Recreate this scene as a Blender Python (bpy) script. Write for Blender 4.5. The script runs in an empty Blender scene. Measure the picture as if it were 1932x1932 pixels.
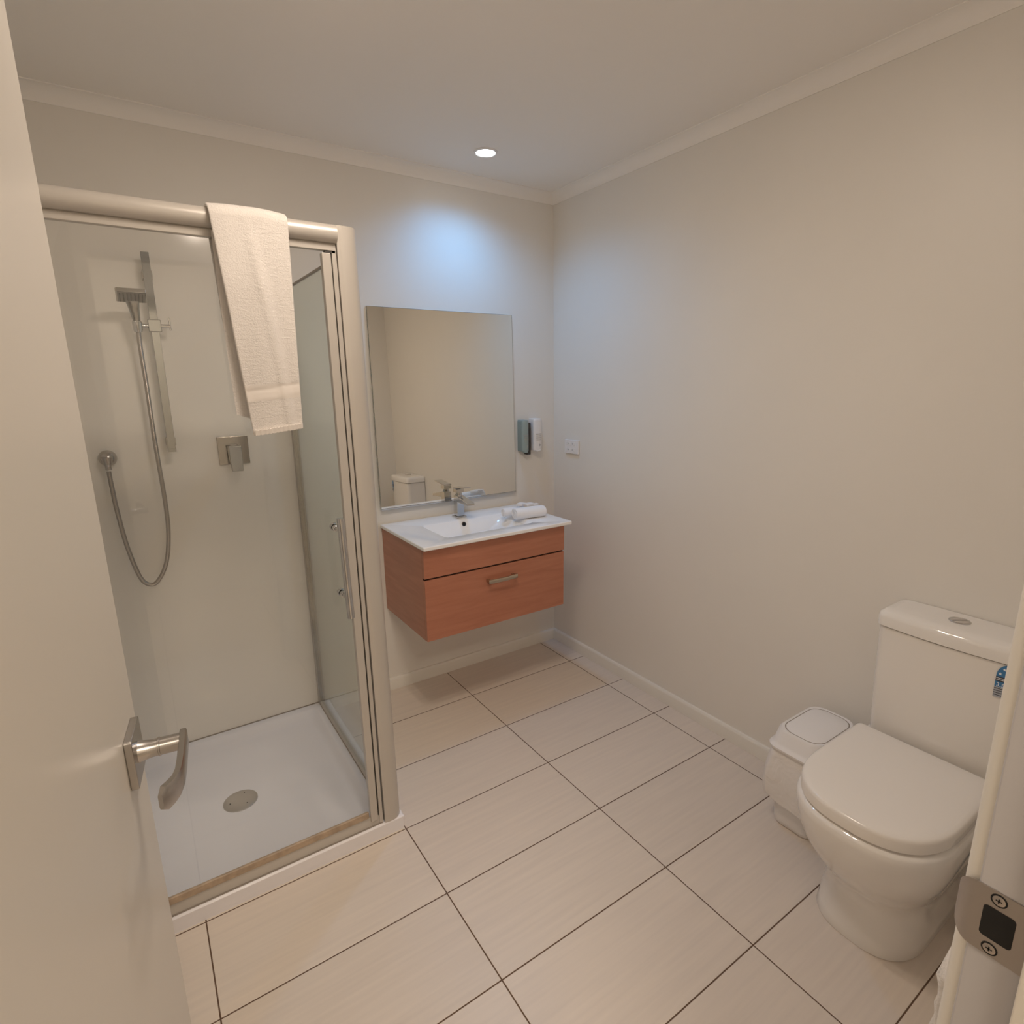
import bpy, bmesh, math, random
from mathutils import Vector, Matrix
random.seed(7)
sc = bpy.context.scene
COL = sc.collection

# ------------------------------------------------------------------ camera
cd = bpy.data.cameras.new('camera'); cam = bpy.data.objects.new('camera', cd); COL.objects.link(cam)
def cam_axes(yaw, pitch, roll):
    cy, sy, cp, sp = math.cos(yaw), math.sin(yaw), math.cos(pitch), math.sin(pitch)
    f = Vector((-sy*cp, cy*cp, sp)); r = Vector((cy, sy, 0)); u = r.cross(f)
    c, s = math.cos(roll), math.sin(roll)
    return c*r+s*u, -s*r+c*u, f
r_, u_, f_ = cam_axes(-.5906, -.2266, -.0122)
CAM = Vector((-1.8801, -2.4404, 1.453))
cam.matrix_world = Matrix(((r_.x, u_.x, -f_.x, CAM.x), (r_.y, u_.y, -f_.y, CAM.y), (r_.z, u_.z, -f_.z, CAM.z), (0, 0, 0, 1)))
cd.sensor_width = 36; cd.sensor_fit = 'HORIZONTAL'; cd.lens = 36*1069.75/1932
cd.shift_x = -11.7/1932; cd.shift_y = 2.8/1932; cd.clip_start = .01
sc.camera = cam

# ------------------------------------------------------------------ world, exposure, hall fill
w = bpy.data.worlds.new('world'); sc.world = w; w.use_nodes = True
w.node_tree.nodes['Background'].inputs[0].default_value = (1, .9, .78, 1)
w.node_tree.nodes['Background'].inputs[1].default_value = .3
sc.view_settings.view_transform = 'Standard'; sc.view_settings.look = 'None'
sc.view_settings.gamma = 1; sc.view_settings.use_curve_mapping = False
sc.view_settings.exposure = 0
sc.cycles.max_bounces = 12; sc.cycles.diffuse_bounces = 8; sc.cycles.transparent_max_bounces = 16
sc.cycles.use_denoising = True
WARM = (1, .845, .70)
GLOBE_W = 2.75     # watts per ceiling globe
HALL_FILL_W = 15
SPOT_W = 16
LX, LY, CEIL = -1.36, -1.42, 2.347

# ------------------------------------------------------------------ materials
def mat(name, col, rough=.5, metal=0, noise=None, bump=None, coat=0, spec=.5, emit=None):
    m = bpy.data.materials.new(name); m.use_nodes = True
    nt = m.node_tree; b = nt.nodes['Principled BSDF']
    b.inputs['Base Color'].default_value = (*col, 1); b.inputs['Roughness'].default_value = rough
    b.inputs['Metallic'].default_value = metal; b.inputs['Coat Weight'].default_value = coat
    b.inputs['Coat Roughness'].default_value = .08; b.inputs['Specular IOR Level'].default_value = spec
    tc = nt.nodes.new('ShaderNodeTexCoord')
    if noise:   # (scale, amount)
        n = nt.nodes.new('ShaderNodeTexNoise'); n.inputs['Scale'].default_value = noise[0]; n.inputs['Detail'].default_value = 4
        nt.links.new(tc.outputs['Object'], n.inputs['Vector'])
        r = nt.nodes.new('ShaderNodeValToRGB')
        a = noise[1]
        r.color_ramp.elements[0].position = .3; r.color_ramp.elements[1].position = .7
        r.color_ramp.elements[0].color = (*[c*(1-a) for c in col], 1); r.color_ramp.elements[1].color = (*[min(1, c*(1+a)) for c in col], 1)
        nt.links.new(n.outputs['Fac'], r.inputs['Fac']); nt.links.new(r.outputs['Color'], b.inputs['Base Color'])
    if bump:    # (scale, strength, distance)
        n = nt.nodes.new('ShaderNodeTexNoise'); n.inputs['Scale'].default_value = bump[0]; n.inputs['Detail'].default_value = 3
        nt.links.new(tc.outputs['Object'], n.inputs['Vector'])
        bp = nt.nodes.new('ShaderNodeBump'); bp.inputs['Strength'].default_value = bump[1]; bp.inputs['Distance'].default_value = bump[2]
        nt.links.new(n.outputs['Fac'], bp.inputs['Height']); nt.links.new(bp.outputs['Normal'], b.inputs['Normal'])
    if emit:
        b.inputs['Emission Color'].default_value = (*emit[0], 1); b.inputs['Emission Strength'].default_value = emit[1]
    return m
M = {}
M['wall'] = mat('wall_paint', (.79, .76, .71), .42, noise=(2.5, .012), bump=(260, .05, .001))
M['ceiling'] = mat('ceiling_paint', (.90, .87, .83), .8, bump=(200, .05, .001))
M['trim'] = mat('gloss_trim_paint', (.80, .77, .71), .28, bump=(40, .04, .001))
M['door'] = mat('door_paint', (.61, .575, .52), .30, bump=(60, .03, .001))
M['jamb'] = mat('shaded_jamb_paint', (.55, .54, .56), .35)  # white jamb with its shade mixed in as a greyer colour
M['liner'] = mat('acrylic_wall_liner', (.84, .81, .76), .12, bump=(3, .03, .002))
M['acrylic'] = mat('white_acrylic', (.90, .89, .93), .22)
M['ceramic'] = mat('white_glazed_ceramic', (.84, .81, .77), .07, coat=.4)
M['basin'] = mat('white_basin_ceramic', (.91, .91, .92), .08, coat=.4)
M['plastic'] = mat('white_plastic', (.82, .80, .79), .32)
M['seatplastic'] = mat('white_seat_plastic', (.83, .79, .74), .16)
M['chrome'] = mat('chrome', (.60, .60, .60), .08, 1)
M['satin'] = mat('satin_nickel', (.50, .48, .46), .26, 1, bump=(300, .03, .0004))
M['plate'] = mat('brushed_strike_steel', (.50, .46, .43), .38, 1, bump=(300, .05, .0004))
M['satin2'] = mat('dull_chrome', (.46, .44, .41), .16, 1)
M['railm'] = mat('grey_chrome_rail', (.33, .34, .34), .13, 1)
M['face'] = mat('grey_spray_face', (.16, .15, .14), .4)
M['steel'] = mat('brushed_drain_steel', (.62, .60, .58), .35, 1)
M['frame'] = mat('pearl_aluminium_frame', (.55, .515, .47), .34, .25)
M['framedark'] = mat('dark_rubber_seal', (.05, .045, .04), .5)
M['black'] = mat('black_void', (.006, .006, .006), .7)
M['brown'] = mat('stained_sill_seal', (.46, .35, .25), .5, noise=(40, .18))
M['seam'] = mat('grey_sealant_and_shade', (.30, .26, .22), .6)  # real sealant, also the drawn-in shade line under the sill
M['buttonm'] = mat('matt_silver_button', (.62, .58, .55), .45, .6)
M['brass'] = mat('tarnished_drawer_pull', (.52, .45, .36), .3, 1)
M['mirroredge'] = mat('polished_mirror_edge', (.35, .36, .33), .2, .6)
M['mirror'] = mat('silvered_mirror', (.86, .85, .80), .01, 1)
M['towelw'] = mat('white_folded_towel', (.88, .87, .88), .95, bump=(700, .5, .002))
M['paper'] = mat('soap_wrapper', (.80, .78, .78), .4)
M['green'] = mat('grey_green_plastic', (.30, .37, .36), .3)
M['label'] = mat('blue_label', (.05, .20, .42), .35)
M['labelgrey'] = mat('grey_label', (.42, .45, .50), .4)
M['labeldark'] = mat('dark_label_band', (.05, .05, .06), .4)
M['print'] = mat('white_print', (.85, .88, .92), .5)
M['printgrey'] = mat('grey_print', (.38, .38, .36), .5)
M['rubber'] = mat('dark_rubber_hose', (.05, .07, .07), .4)
M['globe'] = mat('warm_globe', (1, .9, .8), .3)

def emission(name, col, s):
    m = bpy.data.materials.new(name); m.use_nodes = True; nt = m.node_tree; nt.nodes.clear()
    e = nt.nodes.new('ShaderNodeEmission'); o = nt.nodes.new('ShaderNodeOutputMaterial')
    e.inputs[0].default_value = (*col, 1); e.inputs[1].default_value = s
    nt.links.new(e.outputs[0], o.inputs[0]); return m
GR = .045
M['globe'] = emission('lit_globe', WARM, GLOBE_W/(math.pi*GR*GR*math.pi))
M['led'] = emission('lit_led_lens', (.86, .93, 1), 14)

def glass(name, tint, ior=1.5):
    m = bpy.data.materials.new(name); m.use_nodes = True; nt = m.node_tree; nt.nodes.clear()
    o = nt.nodes.new('ShaderNodeOutputMaterial'); t = nt.nodes.new('ShaderNodeBsdfTransparent'); g = nt.nodes.new('ShaderNodeBsdfGlossy')
    f = nt.nodes.new('ShaderNodeFresnel'); ge = nt.nodes.new('ShaderNodeNewGeometry')
    k = nt.nodes.new('ShaderNodeMath'); k.operation = 'MULTIPLY_ADD'; k.inputs[1].default_value = 1/ior-ior; k.inputs[2].default_value = ior
    nt.links.new(ge.outputs['Backfacing'], k.inputs[0]); nt.links.new(k.outputs[0], f.inputs[0])   # same reflectance on both faces of the pane
    t.inputs[0].default_value = (*tint, 1); g.inputs['Roughness'].default_value = .02
    mx = nt.nodes.new('ShaderNodeMixShader')
    nt.links.new(f.outputs[0], mx.inputs[0]); nt.links.new(t.outputs[0], mx.inputs[1]); nt.links.new(g.outputs[0], mx.inputs[2]); nt.links.new(mx.outputs[0], o.inputs[0])
    return m
M['glass'] = glass('clear_glass', (.985, .987, .982))
M['glassside'] = glass('green_tinted_glass', (.93, .965, .935))

# clear bin liner bag
def bagmat():
    m = bpy.data.materials.new('thin_bin_liner'); m.use_nodes = True; nt = m.node_tree
    b = nt.nodes['Principled BSDF']; b.inputs['Base Color'].default_value = (.93, .90, .88, 1); b.inputs['Roughness'].default_value = .3
    o = nt.nodes['Material Output']; t = nt.nodes.new('ShaderNodeBsdfTransparent'); mx = nt.nodes.new('ShaderNodeMixShader'); mx.inputs[0].default_value = .82
    tc = nt.nodes.new('ShaderNodeTexCoord'); n = nt.nodes.new('ShaderNodeTexNoise'); n.inputs['Scale'].default_value = 16; n.inputs['Distortion'].default_value = 1.5
    bp = nt.nodes.new('ShaderNodeBump'); bp.inputs['Strength'].default_value = .35; bp.inputs['Distance'].default_value = .012
    nt.links.new(tc.outputs['Object'], n.inputs['Vector']); nt.links.new(n.outputs['Fac'], bp.inputs['Height']); nt.links.new(bp.outputs['Normal'], b.inputs['Normal'])
    nt.links.new(t.outputs[0], mx.inputs[1]); nt.links.new(b.outputs[0], mx.inputs[2]); nt.links.new(mx.outputs[0], o.inputs[0])
    return m
M['bag'] = bagmat()

def math_node(nt, op, a, b=None, c=None):
    n = nt.nodes.new('ShaderNodeMath'); n.operation = op
    for i, v in enumerate((a, b, c)):
        if v is None: continue
        if isinstance(v, (int, float)): n.inputs[i].default_value = v
        else: nt.links.new(v, n.inputs[i])
    return n.outputs[0]

# floor tiles: 0.5945 x 0.3 grid with brown grout, faint linear grain
def floormat():
    m = bpy.data.materials.new('floor_tiles'); m.use_nodes = True; nt = m.node_tree; b = nt.nodes['Principled BSDF']
    tc = nt.nodes.new('ShaderNodeTexCoord'); s = nt.nodes.new('ShaderNodeSeparateXYZ'); nt.links.new(tc.outputs['Object'], s.inputs[0])
    ux = math_node(nt, 'DIVIDE', math_node(nt, 'ADD', s.outputs[0], .1139), .5945)
    uy = math_node(nt, 'DIVIDE', math_node(nt, 'ADD', s.outputs[1], .281), .30)
    def dist(u, size):
        fr = math_node(nt, 'FRACT', math_node(nt, 'ADD', u, 100.5))
        return math_node(nt, 'MULTIPLY', math_node(nt, 'ABSOLUTE', math_node(nt, 'SUBTRACT', fr, .5)), size)
    d = math_node(nt, 'MINIMUM', dist(ux, .5945), dist(uy, .30))
    g = math_node(nt, 'LESS_THAN', d, .0017)
    # grain streaks along x
    mp = nt.nodes.new('ShaderNodeMapping'); mp.inputs['Scale'].default_value = (2.2, 42, 1); nt.links.new(tc.outputs['Object'], mp.inputs[0])
    n = nt.nodes.new('ShaderNodeTexNoise'); n.inputs['Scale'].default_value = 1.6; n.inputs['Detail'].default_value = 5; nt.links.new(mp.outputs[0], n.inputs['Vector'])
    cr = nt.nodes.new('ShaderNodeValToRGB'); cr.color_ramp.elements[0].position = .3; cr.color_ramp.elements[1].position = .72
    cr.color_ramp.elements[0].color = (.67, .595, .525, 1); cr.color_ramp.elements[1].color = (.73, .648, .565, 1)
    nt.links.new(n.outputs['Fac'], cr.inputs[0])
    # slight tone step between tiles
    cv = nt.nodes.new('ShaderNodeCombineXYZ')
    nt.links.new(math_node(nt, 'FLOOR', math_node(nt, 'ADD', ux, 100)), cv.inputs[0]); nt.links.new(math_node(nt, 'FLOOR', math_node(nt, 'ADD', uy, 100)), cv.inputs[1])
    wn = nt.nodes.new('ShaderNodeTexWhiteNoise'); nt.links.new(cv.outputs[0], wn.inputs[0])
    k = math_node(nt, 'MULTIPLY_ADD', wn.outputs[0], .05, .975)
    hs = nt.nodes.new('ShaderNodeHueSaturation'); nt.links.new(cr.outputs[0], hs.inputs['Color']); nt.links.new(k, hs.inputs['Value'])
    mx = nt.nodes.new('ShaderNodeMix'); mx.data_type = 'RGBA'; nt.links.new(g, mx.inputs[0]); nt.links.new(hs.outputs[0], mx.inputs[6]); mx.inputs[7].default_value = (.13, .075, .045, 1)
    nt.links.new(mx.outputs[2], b.inputs['Base Color'])
    nt.links.new(math_node(nt, 'MULTIPLY_ADD', g, .45, .36), b.inputs['Roughness'])
    h = math_node(nt, 'MULTIPLY', math_node(nt, 'MINIMUM', d, .003), 1.0)
    bp = nt.nodes.new('ShaderNodeBump'); bp.inputs['Strength'].default_value = .5; bp.inputs['Distance'].default_value = 1.0
    nt.links.new(h, bp.inputs['Height']); nt.links.new(bp.outputs[0], b.inputs['Normal'])
    return m
M['floor'] = floormat()

def woodmat():
    m = bpy.data.materials.new('reddish_timber_veneer'); m.use_nodes = True; nt = m.node_tree; b = nt.nodes['Principled BSDF']
    tc = nt.nodes.new('ShaderNodeTexCoord'); mp = nt.nodes.new('ShaderNodeMapping'); mp.inputs['Scale'].default_value = (3, 3, 30); nt.links.new(tc.outputs['Object'], mp.inputs[0])
    n = nt.nodes.new('ShaderNodeTexNoise'); n.inputs['Scale'].default_value = 1.5; n.inputs['Detail'].default_value = 6; n.inputs['Distortion'].default_value = .6; nt.links.new(mp.outputs[0], n.inputs['Vector'])
    cr = nt.nodes.new('ShaderNodeValToRGB'); cr.color_ramp.elements[0].position = .25; cr.color_ramp.elements[1].position = .75
    cr.color_ramp.elements[0].color = (.39, .150, .088, 1); cr.color_ramp.elements[1].color = (.49, .205, .125, 1)
    nt.links.new(n.outputs['Fac'], cr.inputs[0]); nt.links.new(cr.outputs[0], b.inputs['Base Color']); b.inputs['Roughness'].default_value = .3
    return m
M['wood'] = woodmat()

def terry():
    m = bpy.data.materials.new('white_terry_towel'); m.use_nodes = True; nt = m.node_tree; b = nt.nodes['Principled BSDF']
    b.inputs['Base Color'].default_value = (.70, .66, .62, 1); b.inputs['Roughness'].default_value = .95
    b.inputs['Sheen Weight'].default_value = .3
    tc = nt.nodes.new('ShaderNodeTexCoord'); n = nt.nodes.new('ShaderNodeTexNoise'); n.inputs['Scale'].default_value = 330; n.inputs['Detail'].default_value = 3
    nt.links.new(tc.outputs['Object'], n.inputs['Vector'])
    n2 = nt.nodes.new('ShaderNodeTexNoise'); n2.inputs['Scale'].default_value = 60; n2.inputs['Detail'].default_value = 2
    mp = nt.nodes.new('ShaderNodeMapping'); mp.inputs['Scale'].default_value = (1, 1, 2.5); nt.links.new(tc.outputs['Object'], mp.inputs[0]); nt.links.new(mp.outputs[0], n2.inputs['Vector'])
    h = math_node(nt, 'MULTIPLY_ADD', n2.outputs['Fac'], .8, n.outputs['Fac'])
    bp = nt.nodes.new('ShaderNodeBump'); bp.inputs['Strength'].default_value = .55; bp.inputs['Distance'].default_value = .003
    nt.links.new(h, bp.inputs['Height']); nt.links.new(bp.outputs[0], b.inputs['Normal'])
    return m
M['terry'] = terry()
M['dobby'] = mat('woven_towel_band', (.72, .67, .62), .8, bump=(900, .15, .001))

def hosemat():
    m = mat('ribbed_chrome_hose', (.40, .37, .34), .28, 1); nt = m.node_tree; b = nt.nodes['Principled BSDF']
    tc = nt.nodes.new('ShaderNodeTexCoord'); wv = nt.nodes.new('ShaderNodeTexWave'); wv.bands_direction = 'Z'; wv.inputs['Scale'].default_value = 90
    nt.links.new(tc.outputs['Object'], wv.inputs[0]); bp = nt.nodes.new('ShaderNodeBump'); bp.inputs['Strength'].default_value = .5; bp.inputs['Distance'].default_value = .001
    nt.links.new(wv.outputs['Fac'], bp.inputs['Height']); nt.links.new(bp.outputs[0], b.inputs['Normal']); return m
M['hose'] = hosemat()

# ------------------------------------------------------------------ mesh helpers
class MB:
    def __init__(s): s.b = bmesh.new()
    def box(s, x0, x1, y0, y1, z0, z1):
        v = [s.b.verts.new((x, y, z)) for z in (z0, z1) for x, y in ((x0, y0), (x1, y0), (x1, y1), (x0, y1))]
        for f in ((3, 2, 1, 0), (4, 5, 6, 7), (0, 1, 5, 4), (1, 2, 6, 5), (2, 3, 7, 6), (3, 0, 4, 7)): s.b.faces.new([v[i] for i in f])
        return s
    def loft(s, loops, cap0=True, cap1=True, closed=True):
        L = [[s.b.verts.new(p) for p in lp] for lp in loops]
        n = len(L[0])
        for a, c in zip(L, L[1:]):
            for i in range(n if closed else n-1):
                j = (i+1) % n
                s.b.faces.new((a[i], a[j], c[j], c[i]))
        if cap0: s.b.faces.new(L[0][::-1])
        if cap1: s.b.faces.new(L[-1])
        return s
    def prism(s, pts, axis, a0, a1):   # 2-D outline swept along an axis
        def P(u, v, a): return {'x': (a, u, v), 'y': (u, a, v), 'z': (u, v, a)}[axis]
        return s.loft([[P(u, v, a0) for u, v in pts], [P(u, v, a1) for u, v in pts]])
    def cyl(s, p, q, r, r2=None, n=24):
        p, q = Vector(p), Vector(q); d = (q-p).normalized(); a = d.orthogonal().normalized(); b = d.cross(a); r2 = r if r2 is None else r2
        return s.loft([[c+rr*(math.cos(t)*a+math.sin(t)*b) for t in [2*math.pi*i/n for i in range(n)]] for c, rr in ((p, r), (q, r2))])
    def tube(s, pts, r, n=14):
        pts = [Vector(p) for p in pts]; loops = []; a = None
        for i, p in enumerate(pts):
            d = (pts[min(i+1, len(pts)-1)]-pts[max(i-1, 0)]).normalized()
            a = d.orthogonal().normalized() if a is None else (a-a.dot(d)*d).normalized()
            b = d.cross(a); rr = r[i] if isinstance(r, (list, tuple)) else r
            loops.append([p+rr*(math.cos(t)*a+math.sin(t)*b) for t in [2*math.pi*k/n for k in range(n)]])
        return s.loft(loops)
    def lathe(s, prof, c, ax=(0, 0, 1), n=32):  # prof: (radius, height along ax)
        c, ax = Vector(c), Vector(ax).normalized(); a = ax.orthogonal().normalized(); b = ax.cross(a)
        return s.loft([[c+h*ax+max(r, 1e-5)*(math.cos(t)*a+math.sin(t)*b) for t in [2*math.pi*k/n for k in range(n)]] for r, h in prof])
    def build(s, name, m, parent=None, bevel=0, seg=3, sharp=35, smooth=True, kind=None, rot=None):
        bmesh.ops.recalc_face_normals(s.b, faces=s.b.faces)
        me = bpy.data.meshes.new(name); s.b.to_mesh(me); s.b.free()
        if smooth:
            me.polygons.foreach_set('use_smooth', [True]*len(me.polygons)); me.set_sharp_from_angle(angle=math.radians(sharp))
        me.materials.append(m); o = bpy.data.objects.new(name, me); COL.objects.link(o)
        if bevel:
            md = o.modifiers.new('bevel', 'BEVEL'); md.width = bevel; md.segments = seg; md.limit_method = 'ANGLE'; md.angle_limit = math.radians(40); md.harden_normals = True
        if parent: o.parent = parent; o.matrix_parent_inverse = parent.matrix_basis.inverted()
        if kind: o['kind'] = kind
        return o
def thing(name, label, cat, loc, group=None, rz=0):
    o = bpy.data.objects.new(name, None); COL.objects.link(o); o.empty_display_size = .05; o.location = loc; o.rotation_euler = (0, 0, rz)
    return tag(o, label, cat, group)
def tag(o, label, cat, group=None):
    o['label'] = label; o['category'] = cat
    if group: o['group'] = group
    return o
def struct(o): o['kind'] = 'structure'; return o
def rrect(cx, cy, hx, hy, r, n=6):   # rounded rectangle, counter-clockwise
    out = []
    for sx, sy, a0 in ((1, 1, 0), (-1, 1, 90), (-1, -1, 180), (1, -1, 270)):
        for k in range(n+1):
            a = math.radians(a0+90*k/n); out.append((cx+sx*(hx-r)+r*math.cos(a), cy+sy*(hy-r)+r*math.sin(a)))
    return out
def catmull(pts, n=8):
    P = [Vector(p) for p in pts]; P = [2*P[0]-P[1]]+P+[2*P[-1]-P[-2]]; out = []
    for i in range(1, len(P)-2):
        for k in range(n):
            t = k/n; a, b, c, d = P[i-1:i+3]
            out.append(.5*((2*b)+(-a+c)*t+(2*a-5*b+4*c-d)*t*t+(-a+3*b-3*c+d)*t**3))
    out.append(P[-2]); return out

# ================================================================== ROOM
XL, YF, YH = -2.215, -2.330, -2.455         # left wall face, front wall inner face, hall face
HX0, HX1, HY = -3.0, -.2, -3.7              # hall extents
struct(MB().box(HX0-.1, .12, HY-.1, .12, -.08, 0).build('floor', M['floor'], smooth=False))
struct(MB().box(HX0-.1, .12, HY-.1, .12, CEIL, CEIL+.08).build('ceiling', M['ceiling'], smooth=False))
struct(MB().box(XL-.1, .12, 0, .1, 0, CEIL).build('wall_back', M['wall'], smooth=False))
# right wall leans out of plumb by a few millimetres, as the photo shows
def leaning(x0, x1, lean):
    return [(x0, 0), (x1, 0), (x1+lean, CEIL), (x0+lean, CEIL)]
struct(MB().prism(leaning(0, .1, -.014), 'y', YF-.02, .0).build('wall_right', M['wall'], smooth=False))
struct(MB().box(XL-.1, XL, YF, 0, 0, CEIL).build('wall_left', M['wall'], smooth=False))
DX0, DX1, DZ = -2.030, -1.357, 1.995        # clear door opening
JT = .019
struct(MB().box(HX0, DX0-JT, YH, YF, 0, CEIL).box(DX1+JT, .0, YH, YF, 0, CEIL).box(DX0-JT, DX1+JT, YH, YF, DZ+JT, CEIL).build('wall_front', M['wall'], smooth=False))
struct(MB().box(HX0-.1, HX0, HY, YF, 0, CEIL).build('wall_hall_left', M['wall'], smooth=False))
struct(MB().box(HX1, HX1+.1, HY, YH, 0, CEIL).build('wall_hall_right', M['wall'], smooth=False))
struct(MB().box(HX0, HX1, HY-.1, HY, 0, CEIL).build('wall_hall_back', M['wall'], smooth=False))
# cove cornice
def cove_pts(s=.041, e=.003, n=8):   # concave arc, small square nib at each end: (out from wall, up)
    p = [(0, 0), (0, -s-e), (e, -s-e)]
    for k in range(1, n):
        a = math.pi/2*k/n; p.append((e+s*(1-math.cos(a)), -e-s*(1-math.sin(a))))
    p += [(s+e, -e), (s+e, 0)]; return p
cp = cove_pts()
struct(MB().prism([(-a, CEIL+b) for a, b in cp], 'x', XL, 0).build('trim_1', M['ceiling'], sharp=50))
struct(MB().prism([(-.014-a, CEIL+b) for a, b in cp], 'y', YF, 0).build('trim_2', M['ceiling'], sharp=50))
struct(MB().prism([(XL+a, CEIL+b) for a, b in cp], 'y', YF, 0).build('trim_3', M['ceiling'], sharp=50))
struct(MB().prism([(YF+a, CEIL+b) for a, b in cp], 'x', XL, 0).build('trim_4', M['ceiling'], sharp=50))
# skirting boards: rounded top
def skirt(t=.014, h=.0606):
    return [(0, 0), (t, 0), (t, h-.012), (t-.002, h-.006), (t-.006, h-.001), (t-.010, h), (0, h)]
sk = skirt()
struct(MB().prism([(-a, b) for a, b in sk], 'x', -1.30, 0).build('baseboard_back', M['trim']))
struct(MB().prism([(-a, b) for a, b in sk], 'y', YF, -.0).build('baseboard_right', M['trim']))
struct(MB().prism([(YF+a, b) for a, b in sk], 'x', -1.285, -.014).build('baseboard_front', M['trim']))
struct(MB().prism([(XL+a, b) for a, b in sk], 'y', YF, -.88).build('baseboard_left', M['trim']))

# ---- door frame (jambs, stops, architraves)
jy0, jy1 = YH, YF+.0003
struct(MB().box(DX1, DX1+JT, jy0, jy1, 0, DZ).box(DX0-JT, DX0, jy0, jy1, 0, DZ).box(DX0-JT, DX1+JT, jy0, jy1, DZ, DZ+JT).build('trim_5', M['jamb'], bevel=.002))
sy0, sy1 = -2.405, -2.3668
struct(MB().box(DX1-.012, DX1, sy0, sy1, 0, DZ).box(DX0, DX0+.012, sy0, sy1, 0, DZ).box(DX0, DX1, sy0, sy1, DZ-.012, DZ).build('trim_6', M['trim'], bevel=.0015))
def arch(x_in, sgn):   # bullnosed architrave section in the xy plane
    t = .0112; p = []
    for k in range(9):
        a = math.pi/2*k/8; p.append((x_in+sgn*(.0105-.0105*math.cos(a)), YF+.0006+t*math.sin(a)))
    p = [(x_in, YF+.0003)]+p+[(x_in+sgn*.058, YF+t), (x_in+sgn*.060, YF+.0003)]
    return p
struct(MB().prism(arch(DX1+.003, 1), 'z', 0, DZ+.05).build('trim_7', M['trim'], sharp=60))
struct(MB().prism(arch(DX0-.003, -1), 'z', 0, DZ+.05).build('trim_8', M['trim'], sharp=60))

# ---- door leaf, opened into the room
ex, ey = -1.9282, -1.615; sl = .123
dirv = Vector((-sl, -1, 0)).normalized()              # from latch edge to hinge, along the face
nrm = Vector((1, -sl, 0)).normalized()                # face normal towards the room
W_, T_ = .672, .036
E0 = Vector((ex, ey, 0))
def dp(s, n, z): return E0+dirv*s+nrm*n+Vector((0, 0, z))
def dbox(mb, s0, s1, n0, n1, z0, z1):
    mb.loft([[dp(s0, n0, z), dp(s1, n0, z), dp(s1, n1, z), dp(s0, n1, z)] for z in (z0, z1)]); return mb
door = struct(dbox(MB(), 0, W_, -T_, 0, .008, 1.985).build('door_1', M['door'], bevel=.002))
# lever handle: top-level setting child of the leaf
hz = 1.022
def R2(s0, s1, z0, z1, r, n=4):
    return rrect((s0+s1)/2, (z0+z1)/2, (s1-s0)/2, (z1-z0)/2, r, n)
rs0, rs1 = .030, .093
mb = MB(); out = R2(rs0, rs1, hz-.0315, hz+.0315, .003)
mb.loft([[dp(s, n, z) for s, z in out] for n in (.0002, .0085)])
rose = mb.build('rose', M['satin'], door, bevel=.001)
scn = (rs0+rs1)/2
mb = MB()
mb.lathe([(.0135, .0075), (.0118, .014), (.0105, .022), (.0105, .0285), (.0115, .029), (.0115, .0305), (.0105, .031), (.0105, .054)], dp(scn, 0, hz), nrm)
neck = mb.build('handle_neck', M['satin'], door, sharp=50)
# lever blade: flat bar 8 mm thick turning back towards the hinge, flared curved tip
path = [(scn-.0095, .0555, .0112), (scn+.010, .0560, .0115), (scn+.050, .0565, .0120), (scn+.076, .0560, .0125), (scn+.090, .0535, .0130), (scn+.100, .0490, .0138), (scn+.108, .0435, .0142), (scn+.114, .0405, .0090)]
loops = []
for i, (s, n, hh) in enumerate(path):
    a = path[max(i-1, 0)]; c = path[min(i+1, len(path)-1)]
    ds, dn = c[0]-a[0], c[1]-a[1]; L = math.hypot(ds, dn); px, pn = -dn/L, ds/L; th = .0042 if i < len(path)-1 else .0025
    loops.append([dp(s+sx*px*th, n+sx*pn*th, hz+sz*hh) for sx, sz in ((-1, -.75), (-.7, -1), (.7, -1), (1, -.75), (1, .75), (.7, 1), (-.7, 1), (-1, .75))])
lever = MB().loft(loops).build('lever', M['satin'], door, sharp=32)
# ---- strike plate on the right jamb
st = thing('strike_plate', 'brushed steel latch strike plate on the white door jamb', 'strike plate', (DX1, -2.35, hz))
z0, z1 = hz-.0305, hz+.0305
tp = .0014
def platepath():   # (x, y) from deep in the jamb to the lip curled round the architrave edge
    p = [(DX1, -2.3915), (DX1, YF-.002)]
    for k in range(1, 9):
        a = math.radians(80*k/8); p.append((DX1+.012*(1-math.cos(a)), YF-.002+.0148*math.sin(a)))
    return p
pp = platepath(); mb = MB(); L = []
for i, (x, y) in enumerate(pp):
    a = pp[max(i-1, 0)]; c = pp[min(i+1, len(pp)-1)]; dx, dy = c[0]-a[0], c[1]-a[1]; l = math.hypot(dx, dy); nx, ny = -dy/l, dx/l
    shr = 0 if i < 2 else .0175*((i-1)/8)**2.2
    L.append([(x+nx*.0004, y+ny*.0004, z0+shr), (x+nx*.0004, y+ny*.0004, z1-shr), (x+nx*(tp), y+ny*tp, z1-shr), (x+nx*tp, y+ny*tp, z0+shr)])
mb.loft(L); mb.build('plate', M['plate'], st, sharp=40)
mb = MB(); hole = rrect(-2.3465, hz, .0105, .0145, .003)
mb.loft([[(x, y, z) for y, z in hole] for x in (DX1-tp-.0003, DX1-tp-.0001)]); mb.build('latch_hole', M['black'], st)
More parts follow.
